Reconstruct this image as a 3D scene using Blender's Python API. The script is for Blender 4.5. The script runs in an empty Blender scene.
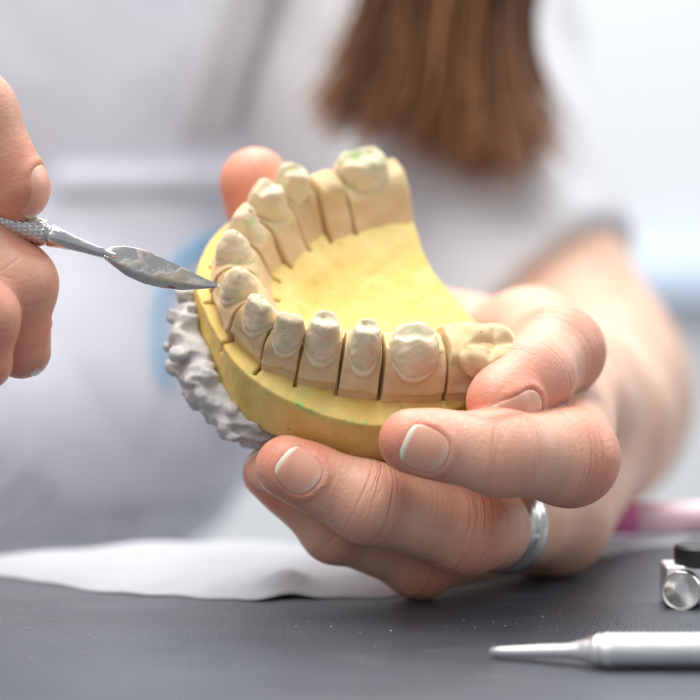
import bpy, math, random
import numpy as np
from mathutils import Matrix
random.seed(4)
rng = np.random.RandomState(7)
C = bpy.context.scene.collection
MM = 0.001

# ------------------------------------------------------------------ camera
# the focus point is the world origin; everything is authored in millimetres
TH, D, K = math.radians(4.0), 350.0, 36 / 100 / 700
FW = np.array([0, math.cos(TH), -math.sin(TH)])
RT = np.array([1.0, 0, 0])
UP = np.array([0, math.sin(TH), math.cos(TH)])
CAM = -D * FW
ZT = -69.6 + 0.0 + 0.0                       # replaced below
def at(px, py, d):
    return CAM + d * (FW + (px - 350) * K * RT + (350 - py) * K * UP)
ZT = at(350, 628, 350)[2]                    # table top height
def table_pt(px, py, z=0.0):
    r = FW + (px - 350) * K * RT + (350 - py) * K * UP
    t = (ZT + z - CAM[2]) / r[2]
    return CAM + t * r
def cdir(r, u, a):
    v = r * RT + u * UP + a * FW
    return v / np.linalg.norm(v)
def unit(v):
    v = np.asarray(v, float)
    return v / np.linalg.norm(v)

# ------------------------------------------------------------------ scalar fields
def smin(a, b, k):
    if k <= 0: return np.minimum(a, b)
    h = np.clip(0.5 + 0.5 * (b - a) / k, 0, 1)
    return b + (a - b) * h - k * h * (1 - h)
def smax(a, b, k): return -smin(-a, -b, k)
def sstep(a, b, x):
    t = np.clip((x - a) / (b - a), 0, 1)
    return t * t * (3 - 2 * t)
def cap(P, a, b, ra, rb):
    X, Y, Z = P
    ab = np.asarray(b) - np.asarray(a)
    L2 = float(ab @ ab) + 1e-9
    dx, dy, dz = X - a[0], Y - a[1], Z - a[2]
    t = np.clip((dx * ab[0] + dy * ab[1] + dz * ab[2]) / L2, 0, 1)
    return np.sqrt((dx - t * ab[0])**2 + (dy - t * ab[1])**2 + (dz - t * ab[2])**2) - (ra + (rb - ra) * t)
def ell(P, c, r):
    q = np.sqrt(((P[0]-c[0])/r[0])**2 + ((P[1]-c[1])/r[1])**2 + ((P[2]-c[2])/r[2])**2)
    return (q - 1) * min(r)
def wob(P, f, seed, octs=2):
    """cheap smooth 3D noise from a few crossed sines, about -1..1"""
    r = np.random.RandomState(seed); out = 0; amp = 1.0; tot = 0
    for o in range(octs):
        for i in range(4):
            v = r.normal(size=3); v = v / np.linalg.norm(v) * f * (0.7 + 0.6 * r.rand())
            out = out + amp * np.sin(P[0]*v[0] + P[1]*v[1] + P[2]*v[2] + r.rand()*6.28) * 0.5
        tot += amp; f *= 2.1; amp *= 0.5
    return out / tot

def nets(V, xs, ys, zs):
    """surface nets on a rectilinear grid -> verts (mm), quads"""
    nx, ny, nz = V.shape
    S = V < 0
    a = np.zeros((nx-1, ny-1, nz-1), np.int8)
    for i in (0, 1):
        for j in (0, 1):
            for k in (0, 1):
                a += S[i:nx-1+i, j:ny-1+j, k:nz-1+k]
    I, J, Q = np.nonzero((a > 0) & (a < 8))
    idx = -np.ones(a.shape, np.int32); idx[I, J, Q] = np.arange(len(I))
    acc = np.zeros((len(I), 3)); cnt = np.zeros(len(I))
    for ax in range(3):
        for p in (0, 1):
            for q in (0, 1):
                o0 = [0, 0, 0]; o1 = [0, 0, 0]
                oth = [b for b in range(3) if b != ax]
                o0[oth[0]] = o1[oth[0]] = p; o0[oth[1]] = o1[oth[1]] = q; o1[ax] = 1
                v0 = V[I+o0[0], J+o0[1], Q+o0[2]]; v1 = V[I+o1[0], J+o1[1], Q+o1[2]]
                m = (v0 < 0) != (v1 < 0)
                t = np.where(m, v0 / np.where(m, v0 - v1, 1), 0)
                for b, A, B in ((0, xs, I), (1, ys, J), (2, zs, Q)):
                    c0 = A[B + o0[b]]; c1 = A[B + o1[b]]
                    acc[:, b] += np.where(m, c0 + t * (c1 - c0), 0)
                cnt += m
    verts = acc / cnt[:, None]
    quads = []
    for ax in range(3):
        sl0 = [slice(1, -1)] * 3; sl1 = [slice(1, -1)] * 3
        sl0[ax] = slice(0, V.shape[ax]-1); sl1[ax] = slice(1, V.shape[ax])
        A, B = S[tuple(sl0)], S[tuple(sl1)]
        m = A != B
        i, j, k = np.nonzero(m)
        flip = A[i, j, k]
        g = [i + (0 if ax == 0 else 1), j + (0 if ax == 1 else 1), k + (0 if ax == 2 else 1)]
        u, w = [(1, 2), (2, 0), (0, 1)][ax]
        def cell(du, dw):
            h = [g[0].copy(), g[1].copy(), g[2].copy()]
            h[u] -= du; h[w] -= dw
            return idx[h[0], h[1], h[2]]
        q = np.stack([cell(1, 1), cell(0, 1), cell(0, 0), cell(1, 0)], 1)
        q[~flip] = q[~flip][:, ::-1]
        quads.append(q)
    return verts, np.concatenate(quads)

def grid(lo, hi, h):
    A = [np.arange(lo[i], hi[i] + h, h) for i in range(3)]
    return A, (A[0][:, None, None], A[1][None, :, None], A[2][None, None, :])

# ------------------------------------------------------------------ objects
def link(name, me, mat=None, parent=None):
    o = bpy.data.objects.new(name, me); C.objects.link(o)
    if mat is not None: me.materials.append(mat)
    if parent is not None: o.parent = parent
    return o
def npmesh(name, verts, faces, mat, parent=None, attrs=None, base=None, smooth=True, scale=MM):
    """verts in mm; base = the object's origin (mm) for a top-level mesh"""
    verts = np.asarray(verts, float)
    if base is not None: verts = verts - base
    me = bpy.data.meshes.new(name)
    if isinstance(faces, np.ndarray):
        n = len(faces); w = faces.shape[1]
        me.vertices.add(len(verts)); me.vertices.foreach_set('co', (verts * scale).astype(np.float32).ravel())
        me.loops.add(n * w); me.loops.foreach_set('vertex_index', faces.astype(np.int32).ravel())
        me.polygons.add(n); me.polygons.foreach_set('loop_start', np.arange(0, n * w, w, dtype=np.int32))
        me.polygons.foreach_set('use_smooth', np.full(n, smooth))
        me.update(calc_edges=True); me.validate()
    else:
        me.from_pydata([tuple(v * scale) for v in verts], [], [tuple(f) for f in faces])
        me.polygons.foreach_set('use_smooth', np.full(len(me.polygons), smooth)); me.update()
    for k, v in (attrs or {}).items():
        at_ = me.attributes.new(k, 'FLOAT', 'POINT'); at_.data.foreach_set('value', np.asarray(v, np.float32))
    o = link(name, me, mat, parent)
    if base is not None: o.location = tuple(np.asarray(base) * MM)
    return o
def tag(o, label=None, cat=None, group=None, kind=None):
    for k, v in (('label', label), ('category', cat), ('group', group), ('kind', kind)):
        if v: o[k] = v
    return o
def empty(name, loc, label, cat, group=None):
    o = bpy.data.objects.new(name, None); C.objects.link(o)
    o.location = tuple(np.asarray(loc) * MM); o.empty_display_size = 0.01
    return tag(o, label, cat, group)

class MB:
    """collects rings / boxes into one mesh, mm"""
    def __init__(s): s.v = []; s.f = []
    def loft(s, rings, cap0=True, cap1=True):
        n = len(rings[0]); b = len(s.v)
        for r in rings: s.v += [np.asarray(p, float) for p in r]
        for i in range(len(rings) - 1):
            for j in range(n):
                a0 = b + i*n + j; a1 = b + i*n + (j+1) % n
                s.f.append((a0, a1, a1 + n, a0 + n))
        if cap0: s.f.append(tuple(b + j for j in range(n))[::-1])
        if cap1: s.f.append(tuple(b + (len(rings)-1)*n + j for j in range(n)))
    def lathe(s, p0, ax, prof, n=40, cap0=True, cap1=True, ry=1.0, side=None):
        ax = unit(ax); e1 = unit(np.cross(ax, [0.01, 0.02, 1] if side is None else side)); e2 = np.cross(ax, e1)
        s.loft([[np.asarray(p0) + ax*t + r*(math.cos(6.28318*j/n)*e1 + ry*math.sin(6.28318*j/n)*e2) for j in range(n)] for t, r in prof], cap0, cap1)
    def build(s, name, mat, parent=None, base=None, smooth=True, bevel=0, sharp=None):
        o = npmesh(name, s.v, s.f, mat, parent, None, base, smooth)
        if bevel:
            m = o.modifiers.new('bevel', 'BEVEL'); m.width = bevel*MM; m.segments = 3
        if sharp:
            import bmesh
            bm = bmesh.new(); bm.from_mesh(o.data)
            for e in bm.edges:
                if len(e.link_faces) == 2 and e.calc_face_angle(0) > math.radians(sharp): e.smooth = False
            bm.to_mesh(o.data); bm.free()
        return o

# ------------------------------------------------------------------ materials
class NT:
    def __init__(s, name):
        s.m = bpy.data.materials.new(name); s.m.use_nodes = True
        s.t = s.m.node_tree; s.t.nodes.clear()
        s.out = s.n('ShaderNodeOutputMaterial'); s.b = s.n('ShaderNodeBsdfPrincipled')
        s.t.links.new(s.b.outputs[0], s.out.inputs[0])
        s.co = s.n('ShaderNodeTexCoord').outputs['Object']
    def n(s, t, **kw):
        x = s.t.nodes.new(t)
        for k, v in kw.items(): setattr(x, k, v)
        return x
    def set(s, sock, v):
        if hasattr(v, 'is_linked'): s.t.links.new(v, sock)
        elif isinstance(v, (tuple, list)) and len(v) == 3 and sock.type == 'RGBA': sock.default_value = (*v, 1)
        else: sock.default_value = v
    def p(s, **kw):
        names = dict(col='Base Color', rough='Roughness', metal='Metallic', spec='Specular IOR Level', sss='Subsurface Weight', sssr='Subsurface Radius',
                     ssss='Subsurface Scale', coat='Coat Weight', trans='Transmission Weight', normal='Normal', sheen='Sheen Weight', aniso='Anisotropic', coatr='Coat Roughness', alpha='Alpha')
        for k, v in kw.items(): s.set(s.b.inputs[names[k]], v)
        return s
    def attr(s, name): return s.n('ShaderNodeAttribute', attribute_name=name).outputs['Fac']
    def math(s, op, a, b=0.0, clamp=False):
        x = s.n('ShaderNodeMath', operation=op, use_clamp=clamp); s.set(x.inputs[0], a); s.set(x.inputs[1], b); return x.outputs[0]
    def mul(s, a, b): return s.math('MULTIPLY', a, b)
    def add(s, a, b): return s.math('ADD', a, b)
    def map(s, v, a, b, c=0.0, d=1.0):
        x = s.n('ShaderNodeMapRange'); s.set(x.inputs[0], v)
        for i, w in enumerate((a, b, c, d)): x.inputs[1+i].default_value = w
        return x.outputs[0]
    def noise(s, scale, vec=None, detail=3, rough=0.5, dist=0):
        x = s.n('ShaderNodeTexNoise'); s.set(x.inputs['Vector'], vec or s.co)
        x.inputs['Scale'].default_value = scale; x.inputs['Detail'].default_value = detail; x.inputs['Roughness'].default_value = rough; x.inputs['Distortion'].default_value = dist
        return x.outputs['Fac']
    def voro(s, scale, vec=None, feature='F1'):
        x = s.n('ShaderNodeTexVoronoi', feature=feature); s.set(x.inputs['Vector'], vec or s.co); x.inputs['Scale'].default_value = scale
        return x.outputs['Distance']
    def mix(s, f, a, b, mode='MIX'):
        x = s.n('ShaderNodeMix', data_type='RGBA', blend_type=mode); s.set(x.inputs[0], f); s.set(x.inputs[6], a); s.set(x.inputs[7], b); return x.outputs[2]
    def scl(s, v, vec=None):
        x = s.n('ShaderNodeMapping'); s.set(x.inputs[0], vec or s.co); x.inputs['Scale'].default_value = v; return x.outputs[0]
    def comb(s, a, b, c):
        x = s.n('ShaderNodeCombineXYZ')
        for i, v in enumerate((a, b, c)): s.set(x.inputs[i], v)
        return x.outputs[0]
    def bump(s, h, strength=0.5, dist=0.0002, prev=None):
        x = s.n('ShaderNodeBump'); x.inputs['Strength'].default_value = strength; x.inputs['Distance'].default_value = dist; s.set(x.inputs['Height'], h)
        if prev is not None: s.set(x.inputs['Normal'], prev)
        return x.outputs[0]
def simple(name, col, rough=0.5, metal=0.0, **kw):
    return NT(name).p(col=col, rough=rough, metal=metal, **kw).m

def stone(name, colA, colB, green=0.0, pits=True, sss=0.12, streak=0.0, lip=False):
    t = NT(name)
    n1 = t.noise(180, detail=4); n2 = t.noise(900, detail=3)
    col = t.mix(t.map(n1, .35, .68), colA, colB)
    if streak:
        col = t.mix(t.mul(t.attr('floor'), t.map(t.noise(55, detail=4, dist=1.0), .30, .70, .05, .55)), col, (.91, .76, .37))
        st = t.noise(60, t.scl((1.6, .7, 1.0)), 4, .55, 1.6)
        col = t.mix(t.map(st, .45, .62, 0, streak), col, tuple(min(1, c*1.15 + .05) for c in colB))
    if lip: col = t.mix(t.mul(t.attr('lip'), t.map(n2, .3, .6, .35, .9)), col, (.90, .80, .60))
    if green > 0:
        g = t.mul(t.map(t.noise(420, detail=4, rough=.65), .52, .66), t.attr('stain'))
        col = t.mix(t.mul(g, green), col, (.30, .68, .20))
        g2 = t.mul(t.map(t.noise(170, detail=4), .38, .62), t.math('SUBTRACT', t.attr('stain'), 1.0, True))
        col = t.mix(g2, col, (.40, .66, .38))
    if pits:
        pv = t.voro(330); pit = t.map(pv, .07, .10, 1, 0)
        col = t.mix(t.mul(pit, .45), col, tuple(c*.45 for c in colA))
        h = t.add(t.mul(n2, .55), t.add(t.mul(n1, .8), t.mul(pit, -.8)))
    else: h = t.add(t.mul(n2, .55), n1)
    if streak: h = t.add(h, t.mul(t.noise(1500, t.scl((1, 1, .04)), 2), .8))
    t.p(col=col, rough=.72, spec=.25, sss=sss, sssr=(1.0, .7, .35), ssss=.0012, normal=t.bump(t.add(h, t.add(t.mul(t.noise(2600, detail=2), .4), t.mul(t.noise(500, t.scl((1, .25, 3)), 3, .6, .5), .5))), .65, .0002))
    return t.m
M = {}
M['yellow'] = stone('yellow_stone', (.75, .53, .15), (.82, .62, .22), green=1.0, streak=.3)
M['die'] = stone('tan_die_stone', (.70, .495, .275), (.78, .58, .35), green=.5)
M['tooth'] = stone('pale_die_stone', (.72, .58, .39), (.82, .695, .505), green=.4, lip=True)
M['crown'] = stone('crown_stone', (.66, .47, .26), (.74, .56, .34), green=.2)
def plaster():
    t = NT('grey_plaster'); n = t.noise(160, detail=5); n2 = t.noise(700)
    t.p(col=t.mix(n, (.49, .48, .465), (.63, .615, .595)), rough=.8, spec=.2, normal=t.bump(t.add(n, t.add(t.mul(n2, .5), t.mul(t.voro(420), .8))), .8, .0004)); return t.m
M['plaster'] = plaster()

def skin():
    t = NT('skin')
    al, ph, wr, fl, fid = t.attr('along'), t.attr('phi'), t.attr('wrinkle'), t.attr('flush'), t.attr('finger')
    blot = t.noise(75, detail=3)
    base = t.mix(t.map(blot, .35, .7), (.71, .435, .305), (.80, .55, .41))
    red = t.mix(t.map(t.noise(140, detail=3), .3, .7), (.76, .27, .175), (.82, .37, .26))
    col = t.mix(t.math('ADD', t.mul(fl, .85), t.mul(t.map(blot, .45, .7, 0, .25), fl), True), base, red)
    vec = t.comb(t.mul(al, 1.05), t.mul(ph, .42), t.mul(fid, 7.3))
    w = t.noise(1.0, vec, 3, .55, .25)
    crease = t.math('POWER', t.map(w, .30, .56, 0, 1), .7)
    col = t.mix(t.mul(t.math('SUBTRACT', 1.0, crease, True), t.mul(wr, .30)), col, (.55, .20, .12))
    h1 = t.mul(crease, wr)
    pores = t.add(t.mul(t.voro(1700), .5), t.noise(1200, detail=4))
    vec2 = t.comb(t.mul(al, 2.2), t.mul(ph, 3.0), t.mul(fid, 3.1))
    fine = t.noise(1.0, vec2, 3, .6, .6)
    b = t.bump(h1, .8, .00050); b = t.bump(fine, .42, .00018, b); b = t.bump(pores, .55, .00014, b)
    t.p(col=col, rough=t.map(t.noise(400), .3, .7, .40, .52), spec=.42, sss=.28, sssr=(1.0, .36, .18), ssss=.0028, normal=b)
    return t.m
M['skin'] = skin()
def nailmat():
    t = NT('fingernail'); f = t.attr('free'); u = t.attr('ulen')
    n = t.noise(1.0, t.comb(t.mul(t.attr('vwid'), 6.0), t.mul(u, .4), 0.0), 3)
    bed = t.mix(t.map(u, -.95, -.55), (.84, .58, .46), (.82, .42, .30))
    t.p(col=t.mix(f, bed, (.84, .75, .62)), rough=.34, spec=.4, coat=.08, coatr=.2, sss=.12, sssr=(1, .5, .35), ssss=.0015, normal=t.bump(n, .12, .0001)); return t.m
M['nail'] = nailmat()
def cloth(name, col, col2, s=900, wr=14, amt=.5):
    t = NT(name)
    big = t.noise(wr, detail=3, dist=.6); weave = t.noise(s, detail=2)
    t.p(col=t.mix(t.map(big, .35, .7), col, col2), rough=.9, spec=.1, sheen=.1, normal=t.bump(t.add(t.mul(big, 4.0), t.mul(weave, .1)), amt, .002)); return t.m
M['apron'] = cloth('lavender_cotton', (.68, .69, .77), (.74, .745, .82))
M['strap'] = cloth('grey_cotton', (.54, .54, .56), (.60, .60, .61))
M['shirt'] = cloth('white_jersey', (.64, .64, .665), (.72, .72, .74))
M['logo'] = simple('blue_print', (.07, .42, .70), .8)
def hairmat():
    t = NT('brown_hair'); n = t.attr('tone'); e = t.attr('down')
    c = t.mix(t.map(n, 0, 1), (.075, .030, .013), (.37, .165, .070))
    t.p(col=t.mix(t.mul(t.map(e, .55, 1.0), .65), c, (.42, .19, .085)), rough=.38, spec=.5); return t.m
M['hair'] = hairmat()
def steel(name, col=(.72, .71, .69), r=.22):
    t = NT(name); n = t.noise(600, t.scl((.3, 3, 3)), 3); 
    t.p(col=col, metal=1.0, rough=t.map(n, .3, .7, r*.7, r*1.4), normal=t.bump(n, .12, .0001)); return t.m
M['steel'] = steel('polished_steel'); M['satin'] = steel('satin_steel', (.92, .92, .93), .42)
M['silver'] = steel('silver', (.84, .82, .78), .16)
def blademat():
    t = NT('residue_on_steel'); n = t.noise(230, detail=4, rough=.55); m = t.map(n, .46, .60)
    r = t.map(t.noise(260, detail=2), .66, .70)
    m = t.mul(m, t.attr('dirt'))
    col = t.mix(m, (.70, .69, .66), t.mix(t.noise(800), (.30, .26, .19), (.52, .47, .37)))
    col = t.mix(t.mul(t.attr('red'), t.map(n, .40, .5)), col, (.55, .12, .11))
    t.p(col=col, metal=t.map(m, 0, 1, 1, .05), rough=t.map(m, 0, 1, .22, .7), normal=t.bump(t.add(n, m), .35, .0002)); return t.m
M['blade'] = blademat()
def tablemat():
    t = NT('dark_worktop')
    g = t.noise(1900, detail=2); n = t.noise(40, detail=4); sc = t.noise(30, t.scl((.35, 1.6, 1)), 5, .6, 1.2)
    col = t.mix(t.map(n, .3, .7), (.062, .068, .085), (.088, .095, .115))
    col = t.mix(t.map(sc, .60, .75, 0, .55), col, (.16, .17, .185))
    dust = t.map(t.voro(620), .05, .09, 1, 0)
    col = t.mix(t.mul(dust, t.map(t.noise(60, detail=3), .42, .58, 0, .9)), col, (.42, .39, .32))
    t.p(col=col, rough=t.map(sc, .3, .7, .50, .38), spec=.5, normal=t.bump(t.add(g, t.mul(t.noise(800, detail=3), .6)), .6, .0005)); return t.m
M['table'] = tablemat()
def papermat():
    t = NT('white_tissue_paper'); n = t.noise(70, detail=4); 
    t.p(col=(.46, .475, .51), rough=.85, spec=.15, normal=t.bump(t.add(n, t.mul(t.voro(55, feature='DISTANCE_TO_EDGE'), 1.2)), .5, .003)); return t.m
M['paper'] = papermat()
M['black'] = simple('black_plastic', (.018, .018, .02), .45)
M['pink'] = simple('pink_plastic', (.86, .22, .50), .3, sss=.2, sssr=(1, .5, .6), ssss=.004)
M['palepink'] = simple('pale_pink_plastic', (.88, .62, .70), .3, sss=.2, sssr=(1, .6, .7), ssss=.004)
M['wall'] = NT('white_plaster_wall').p(col=(.70, .72, .735), rough=.9).m
M['blue'] = simple('pale_blue_sill', (.58, .68, .82), .7)

# ================================================================== dental model
P_ = unit([.88113, .21361, .42188]); L_ = np.array([.4522, -.6415, -.6197]); L_ -= P_ * (L_ @ P_); L_ = unit(L_); N_ = np.cross(P_, L_)
def camvec(v): return v[0]*RT + v[1]*UP + v[2]*FW
MX = [camvec(P_), camvec(L_), camvec(N_)]       # model axes in the world
MO = at(247, 300, 350)
def m_un(px, py, h):
    r = FW + (px-350)*K*RT + (350-py)*K*UP
    t = ((MO + MX[2]*h - CAM) @ MX[2]) / (r @ MX[2]); q = CAM + t*r - MO
    return np.array([q @ MX[0], q @ MX[1]])
model = empty('dental_model', MO, 'yellow and tan plaster dental arch model with sawn tooth dies, held in the fingers', 'dental model')
mat = Matrix(((MX[0][0], MX[1][0], MX[2][0], MO[0]*MM), (MX[0][1], MX[1][1], MX[2][1], MO[1]*MM), (MX[0][2], MX[1][2], MX[2][2], MO[2]*MM), (0, 0, 0, 1)))
model.matrix_world = mat
def to_model(p):
    q = np.asarray(p) - MO
    return np.array([q @ MX[0], q @ MX[1], q @ MX[2]])

# tip pixel, tip height, stump half widths (mesiodistal, buccolingual), kind
TEETH = [
 (484, 336, -2.5, 5.2, 5.4, 'crown'), (417, 333, -1.2, 4.75, 5.0, 'molar'), (368, 325, 0, 3.15, 4.2, 'pre'), (326, 318, 0, 3.4, 4.2, 'pre'), (291, 315, 0, 3.0, 3.8, 'inc'),
 (259, 299, 0, 3.1, 3.7, 'inc'), (237, 268, 0, 3.3, 3.9, 'can'), (232, 231, 0, 3.3, 3.9, 'can'), (244, 208, 0, 3.1, 3.9, 'inc'), (268, 186, 0, 3.6, 4.2, 'pre2'), (294, 168, 0, 3.35, 4.2, 'pre2'),
 (326, 177, -3.5, 0, 0, 'gap'), (363, 154, -.6, 6.0, 5.2, 'molar')]
OB = [4.4, 4.3, 4.6, 4.0, 2.0, 0.8, 1.8, 2.4, 3.0, 4.0, 4.5, 4.5, 5.0]
tips = np.array([m_un(a, b, h) for a, b, h, *_ in TEETH])
cen = np.array([22.0, -7.0])
cuts = []                      # point, direction (unit tangent = plane normal)
nT = len(TEETH)
for i in range(nT - 1):
    wa = TEETH[i][3] or 2.6; wb = TEETH[i+1][3] or 2.6
    f = wa / (wa + wb)
    d = unit(tips[i+1] - tips[i])
    cuts.append([tips[i] + (tips[i+1] - tips[i]) * f, d])
for i in range(nT - 1):        # soften the directions with the neighbours'
    d = cuts[i][1].copy()
    for j in (i-1, i+1):
        if 0 <= j < nT - 1: d = d + .45 * cuts[j][1]
    cuts[i].append(unit(d))
CUTS = [(c[0], c[2]) for c in cuts]
pA = tips[0] + unit(tips[0] - tips[1]) * 7.4; dA = unit(tips[1] - tips[0])
pB = tips[-1] + np.array([1, .0]) * 9.8; dB = unit(np.array([-1, .0]))
def outward(i):
    a = tips[max(0, i-1)]; b = tips[min(nT-1, i+1)]
    t = unit(b - a); o = np.array([t[1], -t[0]])
    if o @ (tips[i] - cen) < 0: o = -o
    return t, o
GAP = .31
def interp(x, xp, fp): return np.interp(x, xp, fp)
def make_die(i):
    px, py, ht, w, bl, kind = TEETH[i]
    t, o = outward(i); c = tips[i]
    lo = np.array([c[0]-16, c[1]-16, -17.5]); hi = np.array([c[0]+16, c[1]+16, ht + 1.5])
    A, (X, Y, Z) = grid(lo, hi, .27)
    T = (X-c[0])*t[0] + (Y-c[1])*t[1]; O = (X-c[0])*o[0] + (Y-c[1])*o[1]
    far = i >= 9; front = 4 <= i <= 8
    jit = .35 * math.sin(i * 2.3)
    zt = -6.3 if kind != 'gap' else -3.6
    if kind == 'crown': zt = -3.6
    # buccal and lingual faces of the die body
    ln = (0, .02, .02, .05, .15, .24, .20, .15, .10, .04, .02, .02, .02)[i]
    zs_ = (0, 0, 0, .2, .6, 1, 1, 1, .8, .5, .3, 0, 0)[i]
    O = O + ln*(ht - Z)
    o0 = OB[i] + ln*(14 - zs_)
    st_ = wob((X, Y, 0*Z), .5, 300 + i, 2)*.7
    ob = interp(Z - zs_ - st_, [-16, -12.4, -11.7, -10.2, -8.6, -7], [o0 + jit*.4, o0 - .2, o0 + .25, o0 - .5, min(o0 - .9, 3.4), 2.8])
    if kind in ('molar', 'crown'): ob = ob + .5
    ibv = [-10.5, -9.2, -6.0, -4.2] if not front else [-8.0, -7.4, -5.2, -3.9]
    if kind in ('molar', 'crown'): ibv = [v - 1.0 for v in ibv]
    if kind == 'crown': ibv = [-10, -9.3, -8.5, -6.5]
    ib = interp(Z, [-16, -12.5, -8.0, -5.0], ibv)
    P3 = (X, Y, Z)
    n = wob(P3, .8, 30 + i, 2) * .22
    body = smax((O - ob) * .93, (ib - O) * .8, 1.6)
    if kind in ('gap', 'crown'): topz = zt + .5*np.cos(T*.6) - .02*O*O
    else: topz = -5.2 - .70*np.clip(O - .5, 0, 6) - .10*np.clip(-O, 0, 8) + .35*(T/w)**2
    body = smax(body, (Z - topz)*.85, 1.5) + n
    # saw planes
    for (q, dn, s) in ([(CUTS[i-1][0], CUTS[i-1][1], -1)] if i > 0 else [(pA, dA, -1)]) + ([(CUTS[i][0], CUTS[i][1], 1)] if i < nT-1 else [(pB, -dB, 1)]):
        end = (i == 0 and s < 0) or (i == nT-1 and s > 0)
        pl = s * ((X-q[0])*dn[0] + (Y-q[1])*dn[1]) + (GAP if not end else 0) + wob(P3, .5, 90+i, 1)*.07
        if kind == 'crown' and not end: pl = pl + .35 * sstep(-9, -3, Z)
        body = smax(body, pl, .25 if not end else 2.5)
    body = smax(body, -17 - Z, .2)
    stain_n = None
    if kind == 'crown':
        # an uncut molar crown growing out of the saddle
        cc = (1.2, 1.6)
        T2, O2 = T + cc[0], O - cc[1]
        zc = -5.2
        q = np.sqrt((np.abs(T2)/5.5)**2.6 + (np.abs(O2)/5.6)**2.6 + 1e-6)**(2/2.6)
        prof = interp(Z, [-10, -7, -4.5, -2.5, -1.2], [.86, 1.0, 1.0, .9, .8])
        cr = (np.sqrt(q) - prof) * 4.2
        cr = smax(cr, Z - (-2.2 + .034*(T2**2 + O2**2) - .12*O2) + 1.2*np.exp(-(O2/1.0)**2) + .7*np.exp(-((T2-.4*O2)/.8)**2), .7)
        cr = cr + wob(P3, .9, 77, 2)*.25
        bd = npmesh('die', *nets(smin(body, cr + 40, .1).astype(np.float32), *A), M['die'], model)
        crm = smax(cr, -9 - Z, .3)
        npmesh('tooth_crown', *nets(crm.astype(np.float32), *A), M['crown'], bd)
    elif kind == 'gap':
        bd = npmesh('die', *nets(body.astype(np.float32), *A), M['die'], model)
    else:
        bd = npmesh('die', *nets(body.astype(np.float32), *A), M['die'], model)
        # prepared stump: margin, lip and taper
        H = (7.5, 7.5, 7.5, 7.3, 7.0, 6.6, 6.6, 6.6, 6.8, 7.2, 7.4, 7.4, 7.2)[i] + ht
        scallop = np.where(O > 0, 1.0, -1.3) * np.minimum((O/bl)**2, 2) - 1.5*np.minimum((T/w)**2, 2)
        zz = (Z - ht + scallop)                       # 0 at the tip, -H at the margin
        zn = zz / H
        if kind == 'inc':  pa = [.70, .80, .92, .985, 1.0, .97, .86]; pb = [.30, .42, .70, .93, 1.0, .97, .84]
        elif kind == 'can': pa = [.24, .50, .82, .97, 1.0, .97, .84]; pb = [.24, .46, .80, .95, 1.0, .97, .84]
        elif kind == 'molar': pa = [.66, .80, .92, .98, 1.0, .98, .88]; pb = [.62, .76, .90, .98, 1.0, .98, .88]
        elif kind == 'pre2': pa = [.72, .84, .93, .98, 1.0, .97, .86]; pb = [.62, .76, .90, .97, 1.0, .97, .84]
        else: pa = [.56, .70, .86, .97, 1.0, .97, .86]; pb = [.52, .66, .84, .96, 1.0, .97, .84]
        zp = [-0.0, -.2, -.55, -.86, -1.0, -1.1, -1.35]
        sa = interp(zn, zp[::-1], pa[::-1]) * w; sb = interp(zn, zp[::-1], pb[::-1]) * bl
        ex = 2.2
        q = (np.abs(T/sa)**ex + np.abs(O/sb)**ex + 1e-9)**(1/ex)
        st = (q - 1) * np.minimum(sa, sb) * .9
        r = np.random.RandomState(200 + i)
        if kind == 'inc': top = Z - ht + .10 + .45*np.abs(O + .3)*.6 + .12*T*(r.rand()-.5)
        elif kind == 'can': top = Z - ht + .25*np.abs(T) + .30*np.abs(O)
        elif kind == 'molar': top = Z - ht + .75*np.exp(-((O)/1.5)**2)*(1) - .25*np.cos(T*1.5) + .15*np.cos(O*1.3)
        elif kind == 'pre': top = Z - ht + 1.1*sstep(-2.2, -.2, -np.abs(O+.5)) * 1.0 + .45*sstep(-.2, 1.6, O) - .2
        else: top = Z - ht + .9*sstep(-1.6, -.2, -np.abs(O)) + .12*T
        st = smax(st, top, .55)
        # planed facets
        for kf in range(7):
            a = r.rand()*6.28; el = .25 + .35*r.rand()
            nv = (math.cos(a)*math.cos(el), math.sin(a)*math.cos(el), math.sin(el))
            st = smax(st, nv[0]*T/w*2.6 + nv[1]*O/bl*2.6 + nv[2]*(zz + 2.6) - (2.12 + .32*r.rand()), .25)
        # small dimple drilled near the tip
        if kind in ('inc', 'pre', 'pre2', 'can'):
            dq = np.sqrt((T - .35)**2 + (O + 1.05)**2 + (Z - ht + .75)**2) - .42
            st = smax(st, -dq, .15)
        # shallow groove just above the margin lip
        st = st + .17*np.exp(-((zn + .91)/.038)**2) - .03*np.exp(-((zn + 1.0)/.03)**2)
        st = st + wob(P3, 1.3, 60 + i, 3) * .13 + wob(P3, 4.5, 160 + i, 1) * .025
        st = smax(st, -(Z + 10.5), .3)
        def lipf(v):
            ov = (v[:, 0]-c[0])*o[0] + (v[:, 1]-c[1])*o[1] + ln*(ht - v[:, 2])
            return np.exp(-(((v[:, 2] - ht + np.where(ov > 0, 1.0, -1.3)*(ov/bl)**2 - 1.5*(((v[:, 0]-c[0])*t[0] + (v[:, 1]-c[1])*t[1])/w)**2)/H + 1.0)/.055)**2)
        v, f = nets(st.astype(np.float32), *A)
        npmesh('tooth', v, f, M['tooth'], bd, dict(stain=(np.clip(np.random.RandomState(i).rand()*1.3 + 0*v[:, 0], 0, 1) if i != 12 else 1.0 + .9*np.exp(-(((v[:, 0]-c[0]-1.8)/3.4)**2 + ((v[:, 1]-c[1]-1)/3.0)**2))), lip=lipf(v)))
    me = bd.data
    co = np.empty(len(me.vertices)*3, np.float32); me.vertices.foreach_get('co', co); co = co.reshape(-1, 3)/MM
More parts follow.
